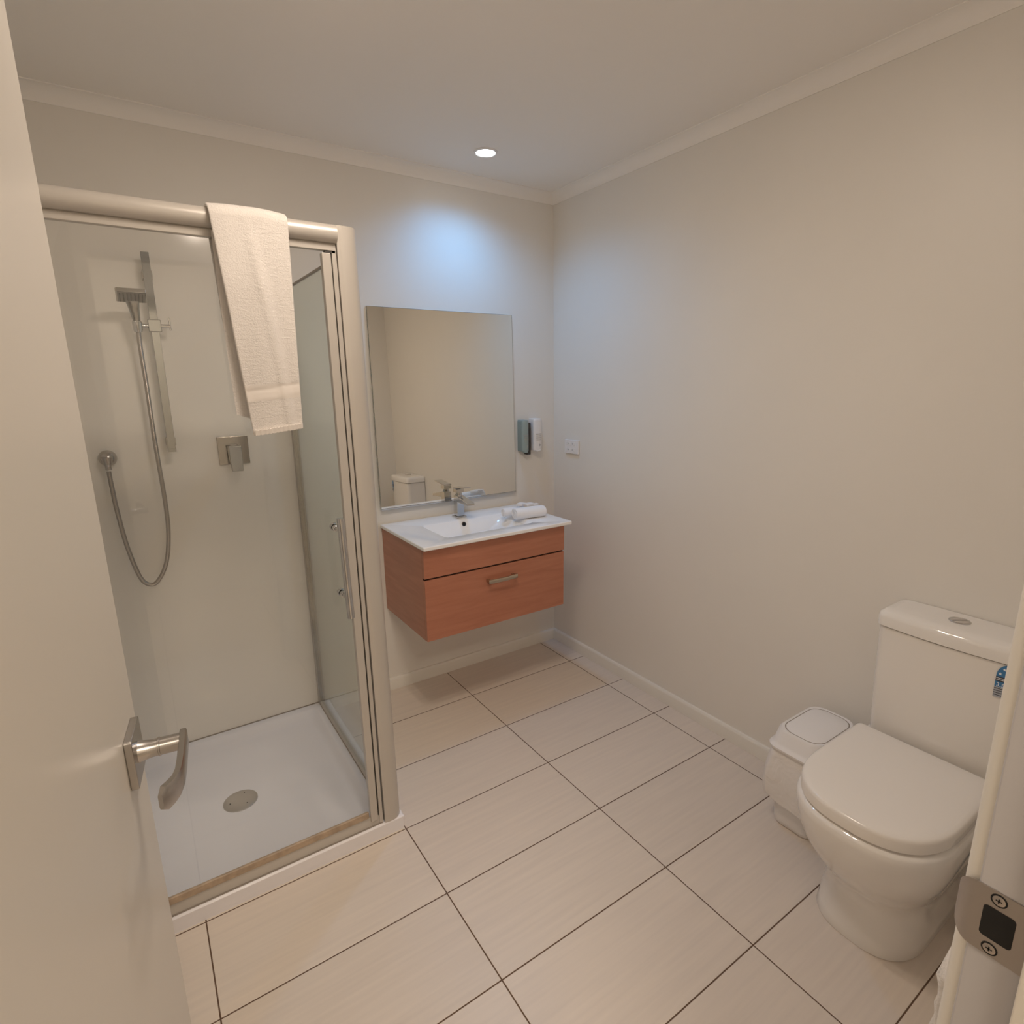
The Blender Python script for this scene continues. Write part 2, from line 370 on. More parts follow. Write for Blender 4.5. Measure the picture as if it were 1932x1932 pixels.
for dz_ in (-.0235, .0235):
    mb = MB(); mb.lathe([(.0043, 0), (.0043, .0004), (.0036, .0007), (.0001, .0008)], (DX1-tp, -2.3445, hz+dz_), (-1, 0, 0))
    scw = mb.build('screw', M['plate'], st)
    mb = MB(); xs = DX1-tp-.00085
    mb.box(xs, xs+.0003, -2.3445-.0021, -2.3445+.0021, hz+dz_-.0005, hz+dz_+.0005).box(xs, xs+.0003, -2.3445-.0005, -2.3445+.0005, hz+dz_-.0021, hz+dz_+.0021)
    mb.build('screw_slot', M['black'], scw, smooth=False)
    mb = MB(); mb.lathe([(.0046, 0), (.0055, 0), (.0055, .0003), (.0046, .0003), (.0046, 0)], (DX1-tp, -2.3445, hz+dz_), (-1, 0, 0)); mb.build('countersink', M['black'], scw)

# ================================================================== SHOWER
TX0, TX1, TY = -2.205, -1.303, -.874
sh = thing('shower_enclosure', 'framed glass shower cubicle with rounded pearl header and white tray', 'shower', (-1.754, -.437, 0))
# tray
mb = MB(); cx, cy = (TX0+TX1)/2, TY/2; hx, hy = (TX1-TX0)/2, -TY/2
def rl(h_x, h_y, r, z, dx=0, dy=0): return [(x, y, z) for x, y in rrect(cx+dx, cy+dy, h_x, h_y, r, 5)]
mb.loft([rl(hx-.001, hy-.001, .004, .0), rl(hx-.001, hy-.001, .004, .037), rl(hx, hy, .004, .041), rl(hx, hy, .004, .046), rl(hx-.004, hy-.004, .004, .050),
         rl(hx-.055, hy-.036, .02, .050, -.01, .0), rl(hx-.063, hy-.043, .03, .046, -.01), rl(hx-.075, hy-.055, .04, .026, -.01), rl(hx-.095, hy-.075, .04, .020, -.01),
         [(x, y, .012) for x, y in rrect(-1.742, -.436, .056, .056, .0559, 5)]])
mb.build('tray', M['acrylic'], sh, sharp=38)
dr = MB().lathe([(.056, 0), (.056, .003), (.052, .0045), (.030, .006), (.0001, .0065)], (-1.742, -.436, .012)).build('drain_cover', M['steel'], sh, sharp=40)
for a in (60, 185, 300):
    MB().lathe([(.0022, 0), (.0022, .0012)], (-1.742+.034*math.cos(math.radians(a)), -.436+.034*math.sin(math.radians(a)), .0172), n=10).build('drain_screw', M['black'], dr)
# wall liners
MB().box(TX0, -1.347, -.004, -.0002, .050, 2.02).build('back_liner', M['liner'], sh, smooth=False)
MB().box(XL+.0002, XL+.006, -.86, -.004, .050, 2.02).build('side_liner', M['liner'], sh, smooth=False)
MB().box(TX0, -1.347, -.0075, -.004, .048, .0535).build('sealant_bead', M['seam'], sh, smooth=False)
# corner post, rounded outside, leaning like in the photo
def postpts(n=10):
    x0, x1, y0 = -1.374, -1.314, -.874
    p = [(x0, y0+.048), (x0, y0+.002), (x0+.008, y0+.001), (x0+.010, y0)]
    p += [(x0+.016, y0)]
    for k in range(n+1):
        a = math.radians(-90+90*k/n); p.append((x1-.034+.034*math.cos(a), y0+.034+.034*math.sin(a)))
    p += [(x1, y0+.048)]
    return p
PL = (.0055, -.0075)
mb = MB(); mb.loft([[(x+PL[0]+.0, y, .050) for x, y in postpts()], [(x+PL[1], y, 1.852) for x, y in postpts()]])
mb.build('corner_post', M['frame'], sh, sharp=35)
# header: rounded front
def header():
    p = [(-.826, 1.808), (-.872, 1.808)]
    for k in range(9):
        a = math.radians(-80+170*k/8); p.append((-.866-.022*math.cos(a), 1.832+.023*math.sin(a)))
    return p+[(-.826, 1.855)]
MB().prism([(y, z-.002) for y, z in header()], 'x', TX0+.005, -1.3815).build('header', M['frame'], sh, sharp=30)
MB().box(TX0+.03, -1.384, -.868, -.850, 1.790, 1.8065).build('header_track', M['frame'], sh, bevel=.001)
MB().box(-1.412, -1.384, -.866, -.850, 1.784, 1.802).build('roller_block', M['framedark'], sh, bevel=.001)
# sill frame on the tray lip
def sill():
    return [(-.8650, .0495), (-.8650, .052), (-.8600, .080), (-.8580, .0830), (-.8535, .0830), (-.8515, .0800), (-.8500, .0500)]
MB().prism(sill(), 'x', TX0+.005, -1.374).build('sill_rail', M['frame'], sh, sharp=25)
MB().box(TX0+.03, -1.4165, -.863, -.853, .0835, .106).build('door_drip_seal', M['brown'], sh, bevel=.003)
MB().box(TX0+.005, -1.374, -.8668, -.8650, .0490, .0540).build('sill_shade_strip', M['seam'], sh, smooth=False)  # solid dark strip drawn in as the shadow line below the sill rail
# glass door with stile
MB().box(TX0+.03, -1.4135, -.861, -.855, .1055, 1.800).build('glass_door', M['glass'], sh, smooth=False)
mb = MB(); mb.loft([[(x+l, y, z) for x, y in ((-1.4165, -.868), (-1.3935, -.868), (-1.3935, -.848), (-1.4165, -.848))] for z, l in ((.070, .004), (1.784, -.004))])
mb.build('door_stile', M['frame'], sh, bevel=.002)
mb = MB(); mb.loft([[(x+l, y, z) for x, y in ((-1.3935, -.860), (-1.3885, -.860), (-1.3885, -.846), (-1.3935, -.846))] for z, l in ((.070, .004), (1.80, -.004))])
mb.build('magnet_seal', M['framedark'], sh, smooth=False)
mb = MB(); mb.loft([[(x+l, y, z) for x, y in ((-1.3885, -.866), (-1.3765, -.866), (-1.3765, -.840), (-1.3885, -.840))] for z, l in ((.052, .004), (1.806, -.006))])
mb.build('strike_stile', M['frame'], sh, bevel=.0015)
MB().box(TX0+.005, TX0+.03, -.870, -.842, .052, 1.806).build('wall_stile', M['frame'], sh, bevel=.002)
# return panel
MB().box(-1.342, -1.336, -.828, -.020, .062, 1.80).build('return_glass', M['glassside'], sh, smooth=False)
MB().box(-1.351, -1.327, -.026, -.0002, .052, 1.805).build('wall_channel', M['satin2'], sh, bevel=.002)
MB().box(-1.343, -1.335, -.828, -.026, 1.800, 1.8055).build('return_top_edge', M['seam'], sh, smooth=False)  # thin dark line for the top edge of the glass, not a rail
MB().box(-1.349, -1.330, -.828, -.026, .050, .064).build('return_bottom_rail', M['frame'], sh, bevel=.002)
MB().box(-1.3505, -1.349, -.828, -.026, .0495, .054).build('return_seal', M['seam'], sh, smooth=False)
for z in (.172, .945, 1.70):
    MB().lathe([(.004, 0), (.004, .0015), (.0005, .003)], (-1.351, -.013, z), (-1, 0, 0), n=14).build('channel_screw', M['steel'], sh)
# tubular pull handle, with its pair inside the glass
hd = MB().tube([(-1.4455, -.921, 1.099), (-1.4385, -.921, .807)], .0105, 20).build('door_pull', M['chrome'], sh, sharp=40)
for z in (1.060, .862):
    MB().lathe([(.0085, 0), (.0085, .012), (.0060, .014), (.0060, .050)], (-1.4455+(1.099-z)*.024, -.861, z), (0, -1, 0), n=20).build('pull_standoff', M['chrome'], hd)
    MB().lathe([(.0095, 0), (.0115, .004), (.0115, .012), (.0085, .016), (.0001, .017)], (-1.4455+(1.099-z)*.024, -.855, z), (0, 1, 0), n=20).build('inner_knob', M['chrome'], hd)

# ---- shower rail set
rail = thing('shower_rail', 'chrome flat shower slide rail with square hand shower', 'shower rail', (-1.77, 0, 1.225))
def rx(z): return -1.7745+(z-1.225)*.006
mb = MB(); mb.loft([[(rx(z)+dx, -.058+dy, z) for dx, dy in ((-.012, -.0035), (.012, -.0035), (.012, .0035), (-.012, .0035))] for z in (1.232, 1.893)])
mb.build('bar', M['railm'], rail, bevel=.001)
for z in (1.262, 1.822):
    MB().box(rx(z)-.015, rx(z)+.015, -.0535, -.0042, z-.014, z+.014).build('bracket', M['satin2'], rail, bevel=.0015)
MB().box(rx(1.232)-.0125, rx(1.232)+.0125, -.063, -.053, 1.226, 1.238).build('end_cap', M['railm'], rail, bevel=.001)
zs = 1.655
sd = MB().box(rx(zs)-.019, rx(zs)+.019, -.074, -.048, zs-.018, zs+.022).build('slider', M['railm'], rail, bevel=.002)
MB().cyl((rx(zs)+.018, -.066, zs+.002), (rx(zs)+.047, -.066, zs+.002), .0065).build('slider_arm', M['chrome'], sd)
MB().cyl((rx(zs)-.018, -.066, zs), (rx(zs)-.050, -.072, zs), .0075).build('slider_arm', M['chrome'], sd)
mb = MB(); xk = rx(zs)+.042; mb.box(xk, xk+.006, -.070, -.062, zs-.012, zs+.030); mb.build('clamp_lever', M['chrome'], sd, bevel=.002)
hx_ = -1.822
MB().lathe([(.0125, -.020), (.0145, -.012), (.0145, .010), (.012, .016)], (hx_, -.078, zs), (0, -.25, 1), n=20).build('handset_cradle', M['chrome'], sd, sharp=40)
# handset, sub-parts of its own
hs = MB()
def ring(c, wx, wy, tilt, n=3):
    c = Vector(c); a = Vector((1, 0, 0)); b = Vector((0, math.cos(tilt), -math.sin(tilt)))
    return [c+a*u+b*v for u, v in rrect(0, 0, wx, wy, min(wx, wy)*.35, n)]
hs.loft([ring((hx_, -.075, 1.640), .0095, .0095, .2), ring((hx_, -.082, 1.675), .0115, .0105, .2), ring((hx_-.002, -.088, 1.705), .0150, .010, .15), ring((hx_-.004, -.093, 1.726), .0190, .0105, .2), ring((hx_-.005, -.098, 1.7335), .020, .012, .25)])
handset = hs.build('hand_shower', M['railm'], rail, sharp=40)
c0 = Vector((hx_-.006, -.128, 1.744)); tilt = math.radians(15); a_ = Vector((1, 0, 0)); b_ = Vector((0, -math.cos(tilt), math.sin(tilt))); n_ = a_.cross(b_); sgn = 1
MB().loft([[c0+a_*u+b_*v+n_*t for u, v in rrect(0, 0, q, q, .003, 3)] for t, q in ((-.007, .0395), (-.004, .0415), (.007, .0415))]).build('spray_head', M['satin2'], handset, bevel=.0006)
MB().loft([[c0+a_*u+b_*v+n_*t for u, v in rrect(0, 0, .037, .037, .002, 3)] for t in (.0071, .0082)]).build('spray_face', M['face'], handset)
mb = MB()
for i in range(7):
    for j in range(7):
        p = c0+a_*((i-3)*.0102)+b_*((j-3)*.0102); mb.cyl(p+n_*sgn*.008, p+n_*sgn*.0108, .0022, .0014, 8)
mb.build('nozzle_grid', M['framedark'], handset)
# hose and elbow
hp = catmull([(hx_, -.073, 1.640), (-1.823, -.066, 1.560), (-1.822, -.060, 1.45), (-1.823, -.058, 1.272), (-1.820, -.058, 1.042), (-1.826, -.060, .924), (-1.845, -.060, .826), (-1.876, -.060, .765), (-1.903, -.060, .750), (-1.931, -.060, .783), (-1.954, -.058, .900), (-1.965, -.052, 1.023), (-1.969, -.046, 1.117), (-1.970, -.045, 1.172)], 8)
MB().tube(hp, .0072, 12).build('shower_hose', M['hose'], rail, sharp=60)
el = thing('wall_elbow', 'round chrome water outlet elbow on the shower wall', 'water outlet', (-1.968, 0, 1.21))
MB().lathe([(.0275, .0042), (.0275, .010), (.0262, .018), (.022, .028), (.0150, .036), (.006, .041), (.0001, .042)], (-1.968, 0, 1.214), (0, -1, 0)).build('cover_plate', M['satin'], el, sharp=50)
MB().lathe([(.0175, .030), (.0135, .010), (.0105, 0), (.0095, -.001), (.0095, -.014)], (-1.969, -.040, 1.190), (0, 0, 1), n=24).build('hose_nut', M['satin'], el, sharp=50)
# mixer
mx = thing('shower_mixer', 'square chrome shower mixer with block lever', 'shower mixer', (-1.57, 0, 1.21))
MB().box(-1.624, -1.516, -.0115, -.0042, 1.158, 1.266).build('mixer_plate', M['satin2'], mx, bevel=.002)
MB().lathe([(.021, .011), (.021, .030)], (-1.570, 0, 1.212), (0, -1, 0)).build('cartridge_sleeve', M['chrome'], mx, sharp=40)
mb = MB(); mb.loft([[(-1.593, -.030, 1.232), (-1.549, -.030, 1.232), (-1.549, -.062, 1.232), (-1.593, -.062, 1.232)], [(-1.593, -.030, 1.190), (-1.549, -.030, 1.190), (-1.549, -.068, 1.186), (-1.593, -.068, 1.186)], [(-1.590, -.052, 1.140), (-1.552, -.052, 1.140), (-1.552, -.074, 1.138), (-1.590, -.074, 1.138)]])
mb.build('mixer_lever', M['railm'], mx, bevel=.002)
# small soap ledge line
# ---- towel over the header
def towel():
    # profile (y, z, is_front) around the header
    prof = []
    for k in range(14): prof.append((-.8195+.004*math.sin(k*.5), 1.385+(1.835-1.385)*k/13))
    for k in range(1, 9):
        a = math.radians(180*k/9); prof.append((-.8575+.038*math.cos(a), 1.836+.022*math.sin(a)))
    NF = 80
    for k in range(NF): prof.append((-.8965-.006*(k/NF), 1.835-(1.835-1.347)*k/(NF-1)))
    NX = 30; tot = len(prof); verts = []; b = bmesh.new(); G = []
    for i, (y, z) in enumerate(prof):
        row = []
        front = i >= 14; t = (1.855-z)/.515; t = max(0, t)
        if front: xl = -1.676+.040*t**1.05; xr = -1.503-.013*t
        else: xl = -1.673+.022*t; xr = -1.505-.06*t
        for j in range(NX+1):
            u = j/NX; x = xl+(xr-xl)*u; yy = y; zz = z
            if front:
                uc = .50+.34*t                         # diagonal fold
                d = (u-uc)/.07
                yy -= .0085/(1+math.exp(d*2.2))*min(1, t*3) + .0040*math.exp(-(d+1.2)**2)*min(1, t*3)
                zb_ = z-.012*(u-.5)
                yy += .0022*math.exp(-((zb_-1.455)/.0045)**2)-.0012*math.exp(-((zb_-1.434)/.005)**2)
                yy -= .004*math.sin(3.1*u+1.2*t)+.0015*math.sin(11*u+5*t)
                zz -= (.012*(1-u)+.004)*(t if t > .5 else 0)*.9
            else: yy += .003*math.sin(5*u)
            zz += .004*math.sin(math.pi*u)*(1 if 12 < i < 24 else 0)
            row.append(b.verts.new((x, yy, zz)))
        G.append(row)
    for r0, r1 in zip(G, G[1:]):
        for j in range(NX): b.faces.new((r0[j], r0[j+1], r1[j+1], r1[j]))
    me = bpy.data.meshes.new('hanging_towel'); b.to_mesh(me); b.free()
    me.materials.append(M['terry']); me.polygons.foreach_set('use_smooth', [True]*len(me.polygons))
    me.materials.append(M['dobby'])
    o = bpy.data.objects.new('hanging_towel', me); COL.objects.link(o)
    so = o.modifiers.new('thick', 'SOLIDIFY'); so.thickness = .009; so.offset = 0
    sb = o.modifiers.new('sub', 'SUBSURF'); sb.levels = 1; sb.render_levels = 2
    return o, G, prof
tw, _, prof = towel()
me = tw.data; NX = 30
base = len(me.polygons)
rows = len(me.polygons)//NX
for r in range(rows):
    z = prof[r+1][1]
    if r > 26 and 1.424 < z < 1.462:
        for j in range(NX): me.polygons[r*NX+j].material_index = 1
tag(tw, 'white terry towel draped over the shower header rail', 'towel')
# second fold layer behind the left edge
mb = MB(); L = []
for k in range(15):
    t = k/14; z = 1.80-(1.80-1.385)*t
    xl = -1.672+.008*t-.002*math.sin(t*3); L.append([(xl, -.882, z), (xl+.012+.02*t, -.8835, z-.012*t), (xl+.012+.02*t, -.8895, z-.012*t), (xl-.001, -.8885, z)])
mb.loft(L); mb.build('towel_inner_fold', M['terry'], tw, sharp=60)
# bottom woven edge strip on the towel
mb = MB(); L = []
for j in range(31):
    u = j/30; x = -1.634+(-1.517+1.634)*u; z = 1.336+.012*u+.001*math.sin(j*2.6); y = -.9075-.0085/(1+math.exp((u-.84)/.07*2.2))-.004*math.sin(3.1*u+1.2)-.0015*math.sin(11*u+5)
    r = .0010*math.sin(j*2.2)
    L.append([(x, y-.0062-r, z-.002), (x, y-.0070-r, z+.010), (x, y+.004, z+.010), (x, y+.004, z-.002)])
mb.loft(L); mb.build('towel_hem', M['dobby'], tw, sharp=70)

# ================================================================== VANITY
VX0, VX1, VY = -.998, -.288, -.447
van = thing('vanity_cabinet', 'wall hung reddish timber vanity cabinet under the white basin', 'cabinet', (-.643, 0, .42))
mb = MB(); O = [(VX0, VY+.018), (VX1, VY+.018), (VX1, -.0003), (VX0, -.0003)]; I = [(VX0+.016, VY+.034), (VX1-.016, VY+.034), (VX1-.016, -.016), (VX0+.016, -.016)]
mb.loft([[(x, y, z) for x, y in q] for q, z in ((O, .420), (O, .8135), (I, .8135), (I, .436))]).build('carcass', M['wood'], van, bevel=.001)
MB().box(VX0, VX1, VY, VY+.0178, .6905, .8135).build('fascia', M['wood'], van, bevel=.0015)
MB().box(VX0+.002, VX1-.002, VY+.010, VY+.0178, .6835, .6905).build('finger_gap', M['black'], van, smooth=False)
dw = MB().box(VX0, VX1-.002, VY, VY+.0178, .4205, .6835).build('drawer', M['wood'], van, bevel=.0015)
mb = MB(); mb.loft([[(x, VY-.022-.006*math.sin(math.pi*(x+.72)/.15) - dy, .628+dz) for dy, dz in ((0, -.0085), (.005, -.0085), (.0075, -.005), (.0075, .005), (.005, .0085), (0, .0085))] for x in [-.715+.146*k/10 for k in range(11)]])
pull = mb.build('drawer_pull', M['brass'], dw, sharp=50)
for x in (-.713, -.583): MB().box(x, x+.012, VY-.024, VY+.0005, .622, .634).build('pull_foot', M['brass'], pull, bevel=.001)
# basin slab
bs = thing('vanity_basin', 'white rectangular ceramic basin top on the timber vanity', 'basin', (-.634, -.235, .8137))
SX0, SX1, SY, SZ0, SZ1 = -1.006, -.262, -.472, .8139, .830
def sl_(x0, x1, y0, y1, r, z): return [(x, y, z) for x, y in rrect((x0+x1)/2, (y0+y1)/2, (x1-x0)/2, (y1-y0)/2, r, 5)]
mb = MB()
mb.loft([sl_(-.67, -.61, -.29, -.23, .0199, .736), sl_(-.80, -.54, -.333, -.182, .04, .741), sl_(-.842, -.488, -.362, -.158, .035, .765), sl_(-.864, -.44, -.382, -.142, .03, .8135), sl_(SX0+.02, SX1-.02, SY+.02, -.018, .004, SZ0), sl_(SX0+.002, SX1-.002, SY+.002, -.001, .004, SZ0), sl_(SX0, SX1, SY, -.0005, .004, SZ0+.003), sl_(SX0, SX1, SY, -.0005, .004, SZ1-.003), sl_(SX0+.002, SX1-.002, SY+.002, -.002, .004, SZ1),
         sl_(-.868, -.412, -.392, -.135, .022, SZ1), sl_(-.862, -.418, -.386, -.140, .022, SZ1-.003), sl_(-.852, -.452, -.372, -.152, .03, .800), sl_(-.83, -.50, -.352, -.166, .035, .765), sl_(-.79, -.55, -.325, -.19, .04, .750), sl_(-.66, -.62, -.28, -.24, .0199, .744)])
bas = mb.build('basin_slab', M['basin'], bs, sharp=30)
MB().lathe([(.0125, 0), (.0125, .002), (.0098, .003), (.0098, -.002)], (-.652, -.1478, .808), (0, -1, .25), n=28).build('overflow_ring', M['chrome'], bs, sharp=40)
MB().lathe([(.0098, 0), (.0098, .0024)], (-.652, -.1478, .808), (0, -1, .25), n=28).build('overflow_hole', M['black'], bs)
MB().lathe([(.021, 0), (.021, .002), (.014, .004), (.0001, .005)], (-.64, -.26, .7445), n=28).build('basin_waste', M['chrome'], bs, sharp=40)
# tap
tap = thing('basin_tap', 'square chrome basin mixer tap with flat lever', 'tap', (-.642, -.088, .8305))
TXc, TYc = -.642, -.088
MB().box(TXc-.026, TXc+.026, TYc-.026, TYc+.026, .8302, .838).build('base_plate', M['chrome'], tap, bevel=.0015)
MB().box(TXc-.0185, TXc+.0185, TYc-.0185, TYc+.0185, .838, .936).build('body', M['chrome'], tap, bevel=.002)
mb = MB(); mb.loft([[(TXc-.0185, y, z0), (TXc+.0185, y, z0), (TXc+.0185, y, z1), (TXc-.0185, y, z1)] for y, z0, z1 in ((TYc-.018, .908, .934), (TYc-.075, .906, .924), (TYc-.118, .905, .916))])
mb.build('spout', M['chrome'], tap, bevel=.0015)
MB().lathe([(.0165, 0), (.0165, .006), (.014, .008), (.014, .018)], (TXc, TYc, .936)).box(TXc-.019, TXc+.019, TYc-.018, TYc+.020, .952, .968).build('cartridge_cap', M['chrome'], tap, sharp=40)
mb = MB(); mb.loft([[(TXc-.020, y, z), (TXc+.020, y, z), (TXc+.020, y, z+.005), (TXc-.020, y, z+.005)] for y, z in ((TYc+.022, .970), (TYc-.02, .974), (TYc-.085, .982))])
mb.build('tap_lever', M['chrome'], tap, bevel=.001)
# rolled white towels + wrapped soaps
def roll(name, cx, cy, r, L, ang, turns=2.3, zb=.8305):
    mb = MB(); d = Vector((math.cos(ang), math.sin(ang), 0)); e = Vector((-math.sin(ang), math.cos(ang), 0))
    N = 60; loops = []
    for s, k in ((-L/2, .90), (-L/2+.008, .985), (-L/2+.02, 1), (L/2-.02, 1), (L/2-.008, .985), (L/2, .90)):
        loops.append([Vector((cx, cy, zb+r*.86))+d*s+e*(math.cos(t)*r*k*1.12)+Vector((0, 0, math.sin(t)*r*.86*k+(0 if math.sin(t) > 0 else 0))) for t in [2*math.pi*i/32 for i in range(32)]])
    mb.loft(loops)
    o = mb.build(name, M['towelw'], sharp=50)
    # spiral fold seen on the roll's ends
    for sgn_ in (-1, 1):
        m2 = MB(); pts = []
        for i in range(40):
            t = i/39; a = t*turns*2*math.pi; rr = r*(.12+.68*t); pts.append(Vector((cx, cy, zb+r*.86))+d*(sgn_*(L/2+.0002))+e*(math.cos(a)*rr*1.1)+Vector((0, 0, math.sin(a)*rr*.84)))
        m2.tube(pts, .0022, 6); m2.build('rolled_end', M['towelw'], o, sharp=80)
    return o
tag(roll('hand_towel', -.384, -.302, .031, .155, math.radians(-8)), 'larger white hand towel rolled up at the front right of the basin', 'towel', None)
tag(roll('face_cloth', -.420, -.222, .024, .110, math.radians(-8)), 'smaller white face cloth rolled up behind the bigger towel', 'towel', None)
def soap(name, x, y, z, a, b, c, rz, rx_, label):
    o = MB().box(-a, a, -b, b, 0, c).build(name, M['paper'], bevel=.003); o.location = (x, y, z); o.rotation_euler = (rx_, 0, rz); return tag(o, label, 'soap')
soap('wrapped_soap', -.364, -.272, .8835, .022, .015, .010, .1, 0, 'flat white wrapped soap bar on the larger rolled towel')
soap('soap_box', -.394, -.249, .8815, .021, .016, .012, .5, 0, 'pale wrapped soap lying next to the other packet on the rolled towels')
soap('sachet', -.334, -.280, .8835, .016, .012, .006, -.4, 0, 'small white sachet at the right end of the rolled towel top')

# ---- mirror
mr = thing('wall_mirror', 'large frameless rectangular mirror above the basin', 'mirror', (-.633, 0, 1.775))
MB().box(-1.002, -.272, -.0065, -.0005, .903, 1.775).build('mirror_back', M['mirroredge'], mr, smooth=False)
MB().box(-1.0005, -.2735, -.0072, -.0065, .9045, 1.7735).build('mirror_glass', M['mirror'], mr, smooth=False)
MB().box(-1.002, -.272, -.010, -.0005, .898, .9035).build('mirror_channel', M['chrome'], mr, bevel=.001)
bpy.context.view_layer.update(); mr.rotation_euler = (math.radians(-1.05), 0, 0)   # bottom edge stands off the wall
# ---- dispensers
def dispenser(x0, x1, mat_, label, z0=1.108, z1=1.268, prt='printgrey'):
    d = thing('soap_dispenser', label, 'dispenser', ((x0+x1)/2, 0, z0), 'wall soap dispensers')
    xc, h = (x0+x1)/2, (x1-x0)/2
    mb = MB(); sect = []
    for z, k in ((z0, .93), (z0+.006, 1), (z1-.012, 1), (z1-.003, .95), (z1, .82)):
        p = [(xc-h*k, -.0008), (xc-h*k, -.040)]
        for i in range(9):
            a = math.radians(180-180*i/8); p.append((xc+h*k*math.cos(a), -.040-.012*k*math.sin(a)))
        p += [(xc+h*k, -.040), (xc+h*k, -.0008)]
        sect.append([(x, y, z) for x, y in p])
    mb.loft(sect); mb.build('bottle', mat_, d, sharp=40)
    MB().box(xc-h*.5, xc+h*.5, -.052, -.030, z0-.006, z0+.002).build('push_button', mat_, d, bevel=.002)
    mb = MB()
    for i, (dz, k) in enumerate(((.082, .62), (.072, .5), (.062, .66), (.052, .5))): mb.box(xc-h*k, xc+h*k, -.0530, -.0505, z0+dz, z0+dz+.0035)
    mb.build('printed_lines', M[prt], d, smooth=False)
    MB().lathe([(.006, 0), (.006, .001)], (xc+h*.25, -.0505, z0+.026), (0, -1, 0), n=14).build('printed_logo', M[prt], d)
    return d
dispenser(-.243, -.203, M['green'], 'grey-green wall dispenser beside the mirror, left of the white one')
dispenser(-.172, -.119, M['plastic'], 'white wall dispenser nearest the room corner', 1.110, 1.272)
tag(MB().box(-.202, -.180, -.030, -.0005, 1.088, 1.252).build('dispenser_bracket', M['framedark'], bevel=.002), 'dark bracket strip between the two wall dispensers', 'bracket')
# ---- power outlet on the right wall
ol = thing('wall_outlet', 'white four switch wall plate on the right wall', 'switch plate', (-.006, -.162, 1.09))
xo = -.0068
MB().box(xo-.012, xo, -.217, -.107, 1.092, 1.163).build('switch_plate', M['plastic'], ol, bevel=.003)
for y in (-.128, -.158, -.186):
    for z in (1.112, 1.143):
        MB().box(xo-.0145, xo-.0119, y-.005, y+.005, z-.0075, z+.0075).build('rocker', M['plastic'], ol, bevel=.001)
for y in (-.143, -.172):
    for z in (1.112, 1.143): MB().box(xo-.0125, xo-.0119, y-.002, y+.002, z-.003, z+.004).build('switch_mark', M['printgrey'], ol, smooth=False)

# ================================================================== TOILET
TC = -1.912
toi = thing('toilet', 'white close coupled toilet suite with closed lid against the right wall', 'toilet', (-.3, TC, 0))
def dshape(xb, xf, hw, z, rb=.02, n=18, sup=2.5, nose=None, tc=TC, k=1, xc=-.36):
    """D outline: straight back at xb, front superellipse of length nose reaching xf; k shrinks it about (xc, tc)"""
    nose = nose if nose else hw*1.05
    p = []; xs = xf+nose
    for i in range(4):
        a = math.radians(90*i/3); p.append((xb-rb+rb*math.cos(a), tc+hw-rb+rb*math.sin(a)))
    for i in range(2*n+1):
        a = math.pi/2-math.pi*i/(2*n); c, q = math.cos(a), math.sin(a)
        p.append((xs-nose*abs(c)**(2/sup), tc+hw*math.copysign(abs(q)**(2/sup), q)))
    for i in range(4):
        a = math.radians(-90+90*i/3); p.append((xb-rb+rb*math.cos(a), tc-hw+rb+rb*math.sin(a)))
    return [(xc+(x-xc)*k, tc+(y-tc)*k, z) for x, y in p]
mb = MB(); S = []
for z, xf, hw, sup, nose in ((0, -.488, .128, 2.6, .15), (.004, -.490, .130, 2.6, .15), (.03, -.484, .127, 2.6, .15), (.10, -.476, .124, 2.5, .15), (.145, -.484, .127, 2.4, .155), (.18, -.510, .138, 2.35, .165), (.215, -.540, .152, 2.35, .18), (.26, -.569, .164, 2.4, .19), (.30, -.588, .172, 2.45, .20), (.34, -.600, .177, 2.5, .20), (.370, -.605, .1795, 2.5, .20), (.388, -.606, .180, 2.5, .20), (.396, -.602, .177, 2.5, .20), (.399, -.585, .164, 2.5, .19)):
    S.append(dshape(-.006, xf, hw, z, nose=nose, sup=sup))
mb.loft(S); pan = mb.build('pan', M['ceramic'], toi, sharp=55)
# side recess with fixing bolt
MB().lathe([(.010, 0), (.010, .003), (.0045, .004), (.0045, .0025)], (-.215, TC-.119, .105), (0, -1, .04), n=6).build('fixing_bolt', M['steel'], toi, sharp=40)
# seat and lid
MB().loft([dshape(-.170, xf, hw, z, rb=.012, nose=.205, sup=2.45) for z, xf, hw in ((.3995, -.582, .162), (.402, -.585, .1635), (.412, -.585, .1635), (.4135, -.582, .162))]).build('seat_ring', M['seatplastic'], toi, sharp=50)
lid = MB().loft([dshape(-.170, -.600, .174, z, rb=.014, nose=.205, sup=2.5, k=k_) for z, k_ in ((.4035, .985), (.4050, 1), (.430, 1.002), (.4365, .993), (.4395, .975), (.4415, .93), (.4435, .80), (.4450, .55), (.4456, .25))]).build('lid', M['seatplastic'], toi, sharp=60)
for dy in (-.07, .07):
    MB().cyl((-.162, TC+dy-.022, .408), (-.162, TC+dy+.022, .408), .007).build('hinge', M['seatplastic'], toi)
